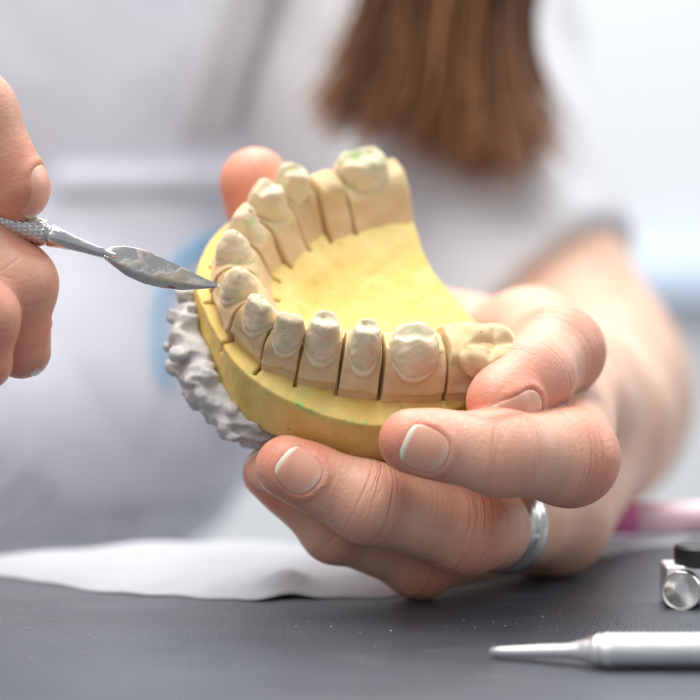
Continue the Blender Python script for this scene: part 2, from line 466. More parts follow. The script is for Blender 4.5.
    a_ = me.attributes.new('stain', 'FLOAT', 'POINT'); a_.data.foreach_set('value', (.55*sstep(-10, -6, co[:, 2])).astype(np.float32))
for i in range(nT): make_die(i)

# yellow base: outline polygon (model mm), top relief, sawn slots
outl = [(47.9, 17.5), (44, 21.8), (36.9, 24.0), (31.0, 25.5), (25, 25.6), (18.4, 24.7), (14.6, 23.0), (10.7, 20.6), (7.6, 18.0), (4.2, 14.6), (1.2, 10.4), (-1.0, 5.2), (-1.8, -.6), (-1.8, -6.6), (-1.3, -12.4), (-.4, -18.4), (1.9, -24.2), (6.3, -30.0), (13.4, -35.8), (24, -39.2), (38, -40.2),
        (49, -39.8), (52.6, -35), (50.6, -25), (49.0, -17), (48.3, -7), (48.7, 2), (48.9, 10)]
def crom(pts, n=6):
    pts = np.array(pts, float); out = []
    m = len(pts)
    for i in range(m):
        p0, p1, p2, p3 = pts[(i-1) % m], pts[i], pts[(i+1) % m], pts[(i+2) % m]
        for k in range(n):
            u = k/n
            out.append(.5*(2*p1 + (p2-p0)*u + (2*p0-5*p1+4*p2-p3)*u*u + (3*p1-p0-3*p2+p3)*u**3))
    return np.array(out)
def poly_sd(X, Y, poly):
    d = np.full(np.broadcast(X, Y).shape, 1e9); ins = np.zeros(d.shape, bool)
    for i in range(len(poly)):
        a, b = poly[i], poly[(i+1) % len(poly)]
        e = b - a; wx, wy = X - a[0], Y - a[1]
        t = np.clip((wx*e[0] + wy*e[1]) / (e @ e + 1e-12), 0, 1)
        d = np.minimum(d, (wx - e[0]*t)**2 + (wy - e[1]*t)**2)
        c = ((a[1] > Y) != (b[1] > Y)) & (X < (b[0]-a[0]) * (Y-a[1]) / (b[1]-a[1] + 1e-12) + a[0])
        ins ^= c
    d = np.sqrt(d)
    return np.where(ins, -d, d)
OUT = crom(outl)
def make_base():
    A, (X, Y, Z) = grid((-3, -43, -26), (57, 28, -9), .36)
    X2, Y2 = X[:, :, 0], Y[:, :, 0]
    pd = poly_sd(X2, Y2, OUT)
    # arch centre line distance (how far inside the tooth row)
    nd = np.full(pd.shape, 1e9)
    for i in range(nT - 1):
        a, b = tips[i], tips[i+1]; e = b - a
        t = np.clip(((X2-a[0])*e[0] + (Y2-a[1])*e[1])/(e @ e), 0, 1)
        nd = np.minimum(nd, np.hypot(X2-a[0]-e[0]*t, Y2-a[1]-e[1]*t))
    T2 = TIP_POLY = np.array(list(tips))
    inside = poly_sd(X2, Y2, np.array(list(tips) + [(60, -33), (60, 20)])) < 0
    ledge = -14.0 + .8*sstep(15, 3, X2) + 1.0*sstep(-18, -28, Y2)*sstep(4, 15, X2) - .10*np.clip(nd - 4, 0, 8)
    floor = -11.6 - 3.2*sstep(6, 20, nd) + .50*wob((X2, Y2, 0*X2), .20, 5, 2) + .07*wob((X2*.5+Y2*.9, Y2*.3, 0*X2), .9, 6, 2)
    h = np.where(inside, floor, ledge) + .10*wob((X2, Y2, 0*X2), .9, 8, 2)
    edge_n = .25*wob((X2, Y2, 0*X2), .6, 12, 2)
    V = smax((pd + edge_n*.5)[:, :, None] + .0*Z, (Z - h[:, :, None]) * .9, .30)
    V = smax(V, -24.2 - Z + .2*wob((X, Y, 0*Z), .3, 9, 1), .8)
    V = V + .05*wob((X, Y, Z), 1.6, 10, 2)
    for i, (q, dn) in enumerate(CUTS):
        pl = np.abs((X2-q[0])*dn[0] + (Y2-q[1])*dn[1]) - .36
        t, o = outward(i); lim = np.hypot(X2-q[0], Y2-q[1]) - 10.0
        lim = np.maximum(lim, ((X2-q[0])*(-dn[1]) + (Y2-q[1])*dn[0]) * np.sign((-dn[1])*(q-cen)[0] + dn[0]*(q-cen)[1]) - 4.6)
        V = smax(V, -np.maximum(np.maximum(pl, lim)[:, :, None], -15.7 - Z), .12)
    v, f = nets(V.astype(np.float32), *A)
    dd = poly_sd(v[:, 0], v[:, 1], OUT)
    stain = 1.5*np.exp(-((dd+.1)/.6)**2) * np.exp(-((v[:, 2]+14.5 - .8*sstep(15, 3, v[:, 0]))/.9)**2) * 1.4 * sstep(-4, 12, v[:, 1])
    stain = stain + .30*np.exp(-((dd+2.5)/2.5)**2)*(v[:, 2] > -15.2 )*(v[:, 1] > -20)
    npmesh('base', v, f, M['yellow'], model, dict(stain=np.clip(stain, 0, 1), floor=sstep(-13.9, -13.2, v[:, 2])*sstep(-1, -4, dd)))
make_base()
def make_plaster():
    blobs = []
    for px, py, d, r in [(183, 338, 370, 3.4), (189, 316, 374, 3.0), (192, 352, 369, 4.0), (198, 330, 372, 4.5), (196, 376, 367, 3.6), (206, 366, 370, 5), (208, 390, 367, 3.6), (219, 404, 366, 3.8),
                         (232, 414, 365, 3.8), (222, 388, 370, 5), (246, 424, 364, 3.6), (262, 432, 364, 3.4), (268, 424, 366, 4), (250, 408, 369, 5), (196, 304, 377, 3.0), (184, 360, 370, 2.4), (200, 392, 368, 2.2), (240, 426, 366, 2.4), (257, 438, 365, 2.3), (178, 345, 371, 2.2), (214, 404, 368, 2.0), (188, 372, 369, 2.0)]:
        c = to_model(at(px, py, d)); blobs.append((c, r))
    r_ = np.random.RandomState(11)
    for i in range(150):
        c, r = blobs[r_.randint(0, 22)]; dv = unit(r_.normal(size=3)); rr = .7 + 1.5*r_.rand()**1.5
        blobs.append((c + dv*(r + .1*rr), rr))
    A, P = grid((-14, -42, -42), (48, 28, -15), .38)
    V = ell(P, (24, -8, -33), (23, 24, 10))
    V = smin(V, ell(P, (14, -8, -31), (15, 17, 8)), 3)
    for c, r in blobs:
        V = smin(V, np.sqrt((P[0]-c[0])**2 + (P[1]-c[1])**2 + (P[2]-c[2])**2) - r, 1.0 if r > 2.2 else .3)
    V = V + .7*wob(P, .55, 21, 2) + .7*np.abs(wob(P, 1.1, 22, 2)) + .38*np.abs(wob(P, 2.0, 23, 2))
    pd = poly_sd(P[0][:, :, 0], P[1][:, :, 0], OUT)[:, :, None]
    V = np.maximum(V, -np.maximum(pd - .05 + 0*P[2], -24.05 - P[2]))
    V = smax(V, P[2] + 17.5 + 1.5*wob(P, .5, 25, 2), .8)
    npmesh('plaster_mount', *nets(V.astype(np.float32), *A), M['plaster'], model)
make_plaster()

# ================================================================== person: one continuous body
ax_x = np.concatenate([np.arange(-330, -72, 6.0), np.arange(-72, -36, .5), np.arange(-36, -22, 1.0), np.arange(-22, 58, .5), np.arange(58, 72, 1.5), np.arange(72, 300, 6.0)])
ax_y = np.concatenate([np.arange(-22, -12, 1.0), np.arange(-12, 48, .5), np.arange(48, 80, 1.5), np.arange(80, 460, 6.0)])
ax_z = np.concatenate([np.arange(-160, -56, 6.0), np.arange(-56, 48, .5), np.arange(48, 70, 2.0), np.arange(70, 260, 6.0)])
VB = np.full((len(ax_x), len(ax_y), len(ax_z)), 12.0, np.float32)
def sub_box(lo, hi, pad):
    s = []
    for A, l, h in ((ax_x, lo[0], hi[0]), (ax_y, lo[1], hi[1]), (ax_z, lo[2], hi[2])):
        i0 = max(0, np.searchsorted(A, l - pad) - 1); i1 = min(len(A), np.searchsorted(A, h + pad) + 1)
        s.append(slice(i0, max(i1, i0+1)))
    P = (ax_x[s[0]][:, None, None], ax_y[s[1]][None, :, None], ax_z[s[2]][None, None, :])
    return tuple(s), P

class Finger:
    def __init__(s, pts, fid, nail=None, dorsal=None, k=3.0, bulge=True, wr=1.0, flush=1.0):
        s.p = [at(a, b, d) for a, b, d, r in pts]; s.r = [q[3] for q in pts]; s.id = fid; s.k = k; s.dorsal = cdir(*dorsal) if dorsal else cdir(0, .5, -1)
        s.nail = None; s.wr = wr; s.fl = flush; s.bulge = bulge
        if nail:
            px, py, d, nrm, axis, hl, hw = nail
            n = cdir(*nrm); a = cdir(*axis); a = unit(a - n*(a @ n)); s.nail = (at(px, py, d), n, a, np.cross(n, a), hl, hw)
    def raw(s, P):
        V = None
        for i in range(len(s.p)-1):
            c = cap(P, s.p[i], s.p[i+1], s.r[i], s.r[i+1])
            V = c if V is None else smin(V, c, s.k)
        if s.bulge and len(s.p) > 2:
            for i in (1, 2):
                if i < len(s.p) - 1:
                    c = s.p[i] + s.dorsal * (s.r[i]*.22)
                    V = smin(V, np.sqrt((P[0]-c[0])**2 + (P[1]-c[1])**2 + (P[2]-c[2])**2) - s.r[i]*.90, 2.5)
            # soft pad on the palm side of the tip
            c = s.p[0]*.72 + s.p[1]*.28 - s.dorsal*(s.r[0]*.22)
            V = smin(V, np.sqrt((P[0]-c[0])**2 + (P[1]-c[1])**2 + (P[2]-c[2])**2) - s.r[0]*.92, 2.5)
        return V
    def nail_uv(s, P):
        c, n, a, w, hl, hw = s.nail
        q = (P[0]-c[0], P[1]-c[1], P[2]-c[2])
        u = q[0]*a[0]+q[1]*a[1]+q[2]*a[2]; v = q[0]*w[0]+q[1]*w[1]+q[2]*w[2]; z = q[0]*n[0]+q[1]*n[1]+q[2]*n[2]
        e = (np.abs(u/hl)**2.7 + np.abs(v/hw)**2.7 + 1e-9)**(1/2.7)
        return u, v, z, (e-1)*min(hl, hw)
    def field(s, P):
        V = s.raw(P)
        if s.nail:
            u, v, z, o = s.nail_uv(P)
            m = sstep(-1.0, 1.5, z)
            V = V + m * .28 * sstep(.3, -.5, o)
            V = V - m * .42 * np.exp(-((o-.75)/.62)**2) * sstep(s.nail[4]*.9, s.nail[4]*.3, u)
        return V
    def box(s):
        p = np.array(s.p); r = max(s.r)
        return p.min(0) - r, p.max(0) + r

F = {}
# her left hand (photo right): index, middle, ring, little, thumb
F['index'] = Finger([(500, 403, 349, 6.1), (531, 378, 358, 7.0), (556, 352, 373, 8.3), (530, 342, 410, 9.6)], 1, nail=(510, 414, 347, (.82, -.22, -.52), (-.35, -.50, -.80), 5.2, 4.5), dorsal=(.75, .1, -.6))
F['middle'] = Finger([(411, 441, 343, 5.75), (500, 453, 343.5, 7.2), (568, 457, 354, 8.5), (570, 400, 408, 10.0)], 2, nail=(420, 446, 340, (.26, -.26, -.92), (-.9, .38, -.2), 3.7, 4.0), dorsal=(.45, -.1, -.9))
F['ring'] = Finger([(287, 467, 353, 5.8), (368, 502, 355, 7.0), (466, 531, 364, 7.6), (556, 520, 400, 9.0)], 3, nail=(297, 470, 349, (.24, -.10, -.96), (-.74, .67, -.1), 3.8, 3.8), dorsal=(.1, -.1, -1))
F['little'] = Finger([(270, 473, 367, 5.2), (335, 528, 369, 5.9), (420, 560, 377, 6.6), (552, 520, 404, 8.8)], 4, nail=(261, 468, 362, (-.35, .2, -1), (-.6, .8, .1), 3.8, 3.4), dorsal=(-.2, -.5, -.8), wr=.5)
F['thumb'] = Finger([(255, 183, 393, 7.2), (276, 250, 402, 7.9), (400, 325, 416, 9.0), (500, 368, 432, 10)], 5, dorsal=(-.3, .4, 1), wr=.3, flush=.7)
# her right hand (photo left), holding the carver
F['r_index'] = Finger([(16, 188, 346, 5.9), (-25, 112, 345, 7.0), (-74, 55, 350, 8.2), (-150, 150, 374, 9.5)], 6, nail=(35, 193, 345, (.93, .28, -.16), (.30, -.95, .15), 4.4, 3.6), dorsal=(.8, .5, -.3), wr=.3, bulge=False)
F['r_middle'] = Finger([(21, 350, 351, 5.2), (10, 286, 349, 7.4), (-50, 215, 350, 8.6), (-150, 205, 372, 9.8)], 7, nail=(40, 352, 352, (.92, 0, .45), (.1, -1, .05), 4.4, 3.6), dorsal=(.9, .3, 0), wr=.3)
F['r_ring'] = Finger([(-17, 362, 342, 5.2), (-24, 318, 340, 6.6), (-70, 262, 348, 7.8), (-152, 258, 370, 9.0)], 8, dorsal=(.9, .3, -.2), wr=.5)
F['r_little'] = Finger([(-40, 376, 342, 4.8), (-48, 340, 341, 5.6), (-90, 300, 350, 6.6), (-155, 305, 368, 8)], 9, dorsal=(.9, .3, -.2), wr=.5)
F['r_thumb'] = Finger([(-22, 232, 362, 6.6), (-70, 252, 374, 7.8), (-150, 300, 388, 9.0), (-220, 290, 388, 11)], 10, dorsal=(0, -.4, 1))
VB2 = VB.copy()
def blend(V, fn, lo, hi, k, pad=None):
    s, P = sub_box(lo, hi, (k + 3) if pad is None else pad)
    V[s] = smin(V[s], fn(P), k)
for f in F.values(): blend(VB, f.field, *f.box(), .55)
def capb(V, a, b, ra, rb, k):
    a, b = np.asarray(a), np.asarray(b); r = max(ra, rb)
    blend(V, lambda P: cap(P, a, b, ra, rb), np.minimum(a, b) - r, np.maximum(a, b) + r, k, pad=13)
W1 = at(585, 425, 462)
for name, r in (('index', 10.5), ('middle', 11), ('ring', 10.5), ('little', 9.5)):
    capb(VB2, F[name].p[3], W1, r, 17, 6)
capb(VB2, F['thumb'].p[2], at(560, 385, 448), 9.5, 15, 8)
capb(VB2, F['index'].p[3], at(478, 348, 424), 8, 8.6, 8)
capb(VB2, at(372, 474, 382), at(470, 492, 394), 6.5, 8, 4)
capb(VB2, at(470, 492, 394), at(560, 480, 406), 8, 9.5, 5)
EL = at(566, 398, 600); SH = at(380, 20, 705)
capb(VB2, W1, at(582, 418, 490), 17, 20, 12)
capb(VB2, at(582, 418, 490), EL, 21, 36, 14)
capb(VB2, EL, SH, 36.5, 43, 12)
WR = at(-270, 235, 400)
for name, r in (('r_index', 9.5), ('r_middle', 10), ('r_ring', 9), ('r_little', 8.5)): capb(VB2, F[name].p[3], WR, r, 16, 6)
capb(VB2, F['r_thumb'].p[3], WR, 10, 15, 8)
RE = at(-620, 330, 560); RS = at(-330, -60, 760)
capb(VB2, WR, RE, 17, 34, 10); capb(VB2, RE, RS, 34, 42, 10)
TC = at(140, -10, 715); TWB = at(-120, 420, 690)
def torso(P, off=0.0):
    V = ell(P, TC, (128+off, 74+off, 125+off))
    V = smin(V, ell(P, TWB, (118+off, 70+off, 62+off+math.fabs(off)*.2)), 36)
    V = smin(V, cap(P, RS, SH, 44+off, 44+off), 40)
    return V
s_, P_all = sub_box((-330, 150, -160), (300, 460, 260), 0)
VB2[s_] = smin(VB2[s_], torso(P_all), 15)
capb(VB2, at(60, -60, 745), at(60, -300, 735), 50, 48, 15)
VB = smin(VB, VB2, 5.0); del VB2
bv, bq = nets(VB, ax_x, ax_y, ax_z)
# per-vertex skin data from the nearest finger
nV = len(bv)
best = np.full(nV, 1e9); along = np.zeros(nV); phi = np.zeros(nV); wrk = np.zeros(nV); flush = np.zeros(nV); fidx = np.zeros(nV)
sel = np.nonzero((bv[:, 1] < 95))[0]
for f in F.values():
    Q = bv[sel]; acc = 0.0; bd = np.full(len(sel), 1e9); ba = np.zeros(len(sel)); bp = np.zeros(len(sel)); L = []
    for i in range(len(f.p)-1):
        a, b = f.p[i], f.p[i+1]; e = b - a; l = np.linalg.norm(e); t = np.clip((Q-a) @ e/(l*l), -.4 if i == 0 else 0, 1)
        R = Q - a - t[:, None]*e; dd = np.linalg.norm(R, axis=1); sd = dd - (f.r[i] + (f.r[i+1]-f.r[i])*np.clip(t, 0, 1))
        dv = unit(f.dorsal - e/l*(f.dorsal @ e/l)); sv = np.cross(e/l, dv)
        m = sd < bd; bd[m] = sd[m]; ba[m] = (acc + t*l)[m]; bp[m] = np.arctan2(R @ sv, R @ dv)[m]
        L.append(acc); acc += l
    L.append(acc)
    g = bd < best[sel]; ii = sel[g]
    best[ii] = bd[g]; along[ii] = ba[g]; phi[ii] = bp[g]; fidx[ii] = f.id
    dors = .25 + .75*sstep(2.4, 1.3, np.abs(bp))
    w = (.75*np.exp(-((ba-L[1])/2.6)**2) + 1.0*np.exp(-((ba-L[2])/5.0)**2) + .12)*dors*f.wr
    fl = f.fl*(.80*np.exp(-(np.maximum(ba, 0)/7.0)**2) + .42*np.exp(-((ba-L[1])/5)**2)*dors*.5 + .50*np.exp(-((ba-L[2])/6.0)**2)*dors + .12)
    wrk[ii] = w[g]; flush[ii] = fl[g]
ed = np.concatenate([bq[:, [0, 1]], bq[:, [1, 2]], bq[:, [2, 3]], bq[:, [3, 0]]])
deg = np.bincount(ed.ravel(), minlength=nV) + 1e-9
def relax(x, n):
    for _ in range(n):
        x = .4*x + .6*(np.bincount(ed[:, 0], x[ed[:, 1]], nV) + np.bincount(ed[:, 1], x[ed[:, 0]], nV))/deg
    return x
along, wrk, flush = relax(along, 14), relax(wrk, 10), relax(flush, 14)
fade = sstep(14, 3, best)
person = npmesh('person', bv, bq, M['skin'], None, dict(along=along, phi=phi, wrinkle=wrk*fade, flush=np.clip(flush*fade*1.25 + .08, 0, 1), finger=fidx), base=at(150, 540, 690))
tag(person, 'brown haired person in white shirt and pale apron working on the dental model', 'person')
PB = at(150, 540, 690)
for f in F.values():
    if not f.nail: continue
    c = f.nail[0]
    A, P = grid(c - 8.5, c + 8.5, .17)
    raw = f.raw(P); u, v, z, o = f.nail_uv(P)
    # the plate follows the finger, and runs a little past it at the free edge
    c0, n, a, w, hl, hw = f.nail
    top = raw - .22
    V = smax(smax(top, -(raw + .75), .12), o, .25); V = np.maximum(V, -z - 2.5)
    vv, ff = nets(V.astype(np.float32), *A)
    if len(vv) == 0: continue
    uu, v2, _, _ = f.nail_uv((vv[:, 0], vv[:, 1], vv[:, 2]))
    free = sstep(.80, .86, uu/hl + .22*(v2/hw)**2)
    npmesh('fingernail', vv - PB, ff, M['nail'], person, dict(free=free, ulen=uu/hl, vwid=v2/hw))

# clothing
def shell(name, fn, lo, hi, h, mat, parent=None, attrs=None):
    A, P = grid(lo, hi, h)
    v, q = nets(fn(P).astype(np.float32), *A)
    return npmesh(name, v - PB, q, mat, parent or person)
def cam_px(P, ):
    X, Y, Z = P[0]-CAM[0], P[1]-CAM[1], P[2]-CAM[2]
    d = Y*FW[1] + Z*FW[2]; u = Y*UP[1] + Z*UP[2]
    return X, u, d
def shirt(P):
    n = wob(P, .035, 41, 2)*4.5 + 2.0*np.abs(wob((P[0]+.6*P[2], P[1], P[2]*.25), .09, 42, 2))
    V = torso(P, 7.0)
    ax = EL - SH; L = np.linalg.norm(ax); a = ax/L
    sl = cap(P, SH, SH + a*L*1.0, 57, 43.5)
    V = smin(V, sl, 22) - n
    t = (P[0]-SH[0])*a[0] + (P[1]-SH[1])*a[1] + (P[2]-SH[2])*a[2]
    rr = cap(P, SH, EL, 47.5, 45.0)
    V = smax(V, np.where(rr < 18, t + .55*(P[0] - SH[0] - a[0]*t) - L*.86, -5), 2)            # sleeve hem
    hol = cap(P, SH + a*L*.5, EL, 40.5, 39.5)                     # the sleeve is open
    return V
shell('shirt', shirt, (-300, 150, -140), (270, 470, 250), 3.4, M['shirt'])
PXM = K*620
def wx(px): return (px-350)*PXM           # lateral mm of a pixel at the apron's depth
def wz(py): return (at(350, py, 620))[2]
def rbox(X, Z, x0, x1, z0, z1, r):
    qx = np.abs(X-(x0+x1)/2) - (x1-x0)/2 + r; qz = np.abs(Z-(z0+z1)/2) - (z1-z0)/2 + r
    return np.hypot(np.maximum(qx, 0), np.maximum(qz, 0)) + np.minimum(np.maximum(qx, qz), 0) - r
def fold(P): return wob(P, .035, 41, 2)*4.5 + 2.0*np.abs(wob((P[0]+.6*P[2], P[1], P[2]*.25), .09, 42, 2))
def front(P): return P[1] - TC[1] + 10
def apron(P):
    t = torso(P, 7.0) - fold(P)
    V = smax(t - 3.5, -(t - .3), .5)
    reg = P[0] + .30*P[2] - (wx(262) + .30*wz(200)) + 0*P[1]
    reg = np.where(P[2] < wz(180), np.minimum(reg, P[0] - wx(330) + 0*P[1]), reg)
    return smax(smax(V, reg, 3), front(P), 2)
apr = shell('apron', apron, (-260, 150, -140), (40, 400, 170), 2.6, M['apron'])
def pocket(P):
    t = torso(P, 7.0) - fold(P)*1.0
    V = smax(t - 6.8, -(t - 3.0), .5)
    hem = 1.6*sstep(wz(196), wz(190), P[2])
    V = smax(V - hem, rbox(P[0], P[2], wx(46), wx(292), wz(552), wz(60), 26) + 0*P[1], 1.5)
    V = smax(V, P[2] - wz(168) + 0*P[1], 1.0)
    V = V + .8*np.exp(-((np.abs(P[0] - wx(58))-0)/1.2)**2)
    return smax(V, front(P), 1)
pk = shell('pocket', pocket, (-115, 150, -70), (0, 400, 90), 1.7, M['apron'], apr)
def logo(P):
    t = torso(P, 7.0) - fold(P)
    V = np.abs(t - 6.9) - .9
    X, Z = P[0], P[2]
    cx, cz = wx(216), wz(335)
    q = np.sqrt(((X-cx)/(wx(222)-wx(160)))**2 + ((Z-cz)/(wz(335)-wz(243)))**2)
    ring = np.abs(q-1)*15 - 1.1
    ring = np.maximum(ring, np.where(Z > wz(300), X - wx(250), wz(392) - Z))
    return smax(smax(V, ring + 0*P[1], .5), front(P), 1)
shell('emblem', logo, (-75, 150, -45), (0, 400, 60), 1.2, M['logo'], pk)
def strap(P):
    t = torso(P, 7.0) - fold(P)
    V = smax(t - 4.6, -(t - .6), .5)
    c = P[0] - .33*P[2] - (wx(215) - .33*wz(85))
    return smax(smax(smax(V, np.abs(c) - 9.5 + 0*P[1], 1.5), wz(166) - P[2] + 0*P[1], 1), front(P), 1)
shell('apron_strap', strap, (-90, 150, 50), (40, 420, 220), 1.9, M['strap'], apr)

# hair: tapered locks in one mesh
def make_hair():
    hv = []; hf = []; tone = []; down = []
    for i in range(1700):
        u = rng.rand(); lock = rng.randint(0, 26); r2 = np.random.RandomState(lock + 5)
        lx = r2.rand()*.9 + .05; u = np.clip(lx + rng.normal()*.075, 0, 1)
        x0 = 378 + 182*u; d0 = 585 + rng.normal()*7 + 12*r2.rand()
        if u < .42: x1 = 314 + 95*(u/.42) + 13*rng.normal(); y1 = 134 - 14*(u/.42) + 10*r2.rand(); xm = 365 + 70*(u/.42)
        else: x1 = 405 + 150*((u-.42)/.58) + 15*rng.normal() + 8*((u-.42)/.58); y1 = 142 + 26*math.sin((u-.42)/.58*2.6) + 8*r2.rand(); xm = 425 + 80*((u-.42)/.58)
        y1 += (r2.rand()-.5)*26 + rng.normal()*11 - abs(rng.normal())*20
        n = 12; rad = .55 + .5*rng.rand(); tn = np.clip(.25 + .5*r2.rand() + .35*rng.normal() + .25*(u-.4), 0, 1)
        ph = r2.rand()*6; amp = 11
        b = len(hv)
        for k in range(n):
            t = k/(n-1)
            e = t**2.6
            px = x0*(1-t)**1.3 + xm*(1-(1-t)**1.3) + (x1-xm)*t**4 + amp*math.sin(t*5+ph)*t*(1-t)*2.6 ; py = -130 + (y1+130)*t - 0*e
            c = at(px, py, d0 - 10*e); rr = rad*(1.2-1.05*t**2.2)
            for j in range(3):
                a = 2.094*j + i
                hv.append(c + rr*(math.cos(a)*RT + math.sin(a)*FW)); tone.append(tn); down.append(t)
        for k in range(n-1):
            for j in range(3):
                a0 = b+k*3+j; a1 = b+k*3+(j+1) % 3
                hf.append((a0, a1, a1+3, a0+3))
    npmesh('hair', np.array(hv) - PB, np.array(hf), M['hair'], person, dict(tone=tone, down=down))
make_hair()

# ================================================================== ring on the ring finger
def make_ring():
    f = F['ring']; a, b = f.p[2], f.p[3]; e = unit(b - a); 
    c = a + (b-a)*.40; r = f.r[2] + (f.r[3]-f.r[2])*.40 + .35
    e = unit(e + .38*cdir(1, -.15, 0))
    base = c - UP*(r+1)
    r -= .15; t = empty('ring', base, 'polished silver band ring worn on a finger of the hand under the model', 'ring')
    for nm, ps in (('band', [(-3.0, -.4), (-3.0, .3), (-2.5, .7), (-1.3, .8), (-1.1, .4), (1.1, .4), (1.3, .8), (2.5, .7), (3.0, .3), (3.0, -.4)]), ('inlay', [(-1.0, .2), (-.9, .65), (0, .85), (.9, .65), (1.0, .2)])):
        m = MB(); n = 96
        e1 = unit(np.cross(e, UP)); e2 = np.cross(e, e1)
        rings = [[c - base + e*p + (r+q)*(math.cos(6.28318*j/n)*e1 + math.sin(6.28318*j/n)*e2) for j in range(n)] for p, q in ps]
        m.loft(rings + [rings[0]], False, False)
        m.build(nm, M['silver'] if nm == 'band' else M['steel'], t, sharp=40)
make_ring()

# ================================================================== carving tool
def make_tool():
    tip = at(219, 286, 351.5); hnd = at(40, 231, 348); ax = unit(tip - hnd)
    base = at(-150, 172, 344)
    t = empty('wax_carver', base, 'steel carving knife with knurled grip and smeared leaf blade touching the model', 'carving tool')
    up = unit(UP - ax*(UP @ ax)); sd = np.cross(ax, up)
    # knurled handle, displaced along a diamond pattern
    n, L = 72, 40; m = MB(); rings = []
    h0 = at(52, 236, 348.3); ha = unit(hnd - at(-140, 171, 344))
    steps = 190
    for i in range(steps):
        s = i/(steps-1); pos = h0 - ha*(34*(1-s)) - base
        r0 = 2.25 if s < .955 else 2.25 - 1.0*((s-.955)/.045)**2
        ring = []
        for j in range(n):
            th = 6.28318*j/n
            kn = (abs(math.sin(th*9 + s*34*1.5)) * abs(math.sin(th*9 - s*34*1.5)))
            r = r0 + (.22*kn if s < .96 else 0)
            ring.append(pos + r*(math.cos(th)*up + math.sin(th)*sd))
        rings.append(ring)
    m.loft(rings); m.build('handle', M['steel'], t)
    # neck: tapering smooth rod
    p0 = at(51, 235.5, 348.3); p1 = at(112, 256, 349.6); na = unit(p1-p0); l = np.linalg.norm(p1-p0); m = MB()
    m.lathe(p0 - base, na, [(-.8, 1.7), (0, 2.1), (.2*l, 1.65), (.45*l, 1.25), (.75*l, .98), (1.05*l, .9)], 32)
    m.build('shank', M['steel'], t)
    # blade: lens-shaped sections, traced upper and lower edges
    top = [(104, 250), (112, 246.5), (125, 246), (142, 249), (160, 257), (180, 266), (200, 276), (219, 284.6)]
    bot = [(104, 259), (112, 265), (125, 275), (142, 283), (160, 287.5), (180, 290), (200, 289.4), (219, 287)]
    m = MB(); rings = []; dirt = []; red = []
    ns = 40; nr = 24
    def lerp(T, s):
        q = s*(len(T)-1); i = min(int(q), len(T)-2); fr = q-i; a = np.array(T[i], float); b = np.array(T[i+1], float); return a+(b-a)*fr
    for i in range(ns):
        s = i/(ns-1); a = lerp(top, s); b = lerp(bot, s); d = 349.6 + (351.5-349.6)*s
        pa, pb = at(a[0], a[1], d), at(b[0], b[1], d); c = (pa+pb)/2; hv = (pa-pb)/2; th = (.85*(1-s)**.8 + .10)
        nv = unit(np.cross(ax, unit(hv))); ring = []
        for j in range(nr):
            q = 6.28318*j/nr
            k = math.cos(q); w = math.sin(q)
            dw = ((1-k)/1.5 if k > -.5 else (1+k)/.5) * (1 if w >= 0 else -1)
            ring.append(c + hv*k - base + nv*th*1.5*dw + rng.normal(size=3)*.008)
            dirt.append((1.0 if -.5 < k < .93 else .25) if .06 < s < .97 else .0); red.append(1.0 if (.64 < s < .69 and k < -.72) else 0)
        rings.append(ring)
    m.loft(rings)
    npmesh('blade', m.v, m.f, M['blade'], t, dict(dirt=dirt, red=red))
make_tool()

# ================================================================== things on the table
def make_probe():
    p0 = table_pt(490, 659); base = p0.copy()
    t = empty('dental_probe', base, 'blurred pale metal dental instrument with narrow tip lying nearest on the table', 'instrument')
    a0 = table_pt(606, 668); a1 = table_pt(760, 668); r = 2.9
    dirv = unit(a1 - a0); c0 = a0 + np.array([0, 0, r]); m = MB()
    prof = []
    for i in range(60):
        x = i*1.0; prof += [(x, r), (x+.55, r), (x+.62, r-.35), (x+.92, r-.35)]
    m.lathe(c0 - base, dirv, [(-1.2, r*.8)] + prof, 40); m.build('handle', M['satin'], t, sharp=30)
    m = MB(); tp = table_pt(489, 658) + np.array([0, 0, 1.1]); l = np.linalg.norm(c0 - tp); dv = unit(c0 - tp)
    m.lathe(tp - base, dv, [(0, .2), (.4, .65), (2, .85), (.35*l, 1.05), (.68*l, 1.2), (.80*l, 1.7), (.92*l, 2.5), (l-.9, 2.85)], 32, ry=1.0); m.build('tip', M['satin'], t)
make_probe()
def make_holder():
    base = table_pt(683, 611)
    t = empty('metal_clamp', base, 'small steel clamp with a hollow round cup and black knob at the table edge', 'clamp')
    r = 3.75; c = at(681, 591, 366); c = c*1.0
    axd = unit(cdir(.33, .02, 1)); m = MB()
    # cup: outer wall, rim, conical hollow
    m.lathe(c - base, axd, [(9, 1.6), (9, r-.3), (7, r), (.3, r), (0, r-.15), (.05, r-.55), (.5, r-.75), (3.2, 1.2), (4.2, .5), (4.4, .05)], 64, True, True); m.build('cup', M['silver'], t, sharp=35)
    m = MB()
    x0 = at(666, 606, 371); 
    def bx(a, b, y0, y1, z0, z1):
        rr = [[(a, y0, z0), (b, y0, z0), (b, y1, z0), (a, y1, z0)], [(a, y0, z1), (b, y0, z1), (b, y1, z1), (a, y1, z1)]]
        return [[np.array(p) - base for p in q] for q in rr]
    xa, xb = at(663, 590, 372)[0], at(735, 590, 372)[0]
    y0 = c[1] + 3.0
    m.loft(bx(xa, xb, y0, y0+7, base[2]+.1, at(680, 563, 372)[2])); m.build('body', M['satin'], t, smooth=False, bevel=.6)
    m = MB(); kc = np.array([(at(673, 550, 374)[0]), y0+3.5, at(680, 563, 374)[2]+.02]) + np.array([4.6, 0, 0])
    m.lathe(kc - base, (0, 0, 1), [(0, 4.4), (.3, 4.7), (3.4, 4.7), (3.9, 4.2)], 48); m.build('knob', M['black'], t, sharp=40)
make_holder()
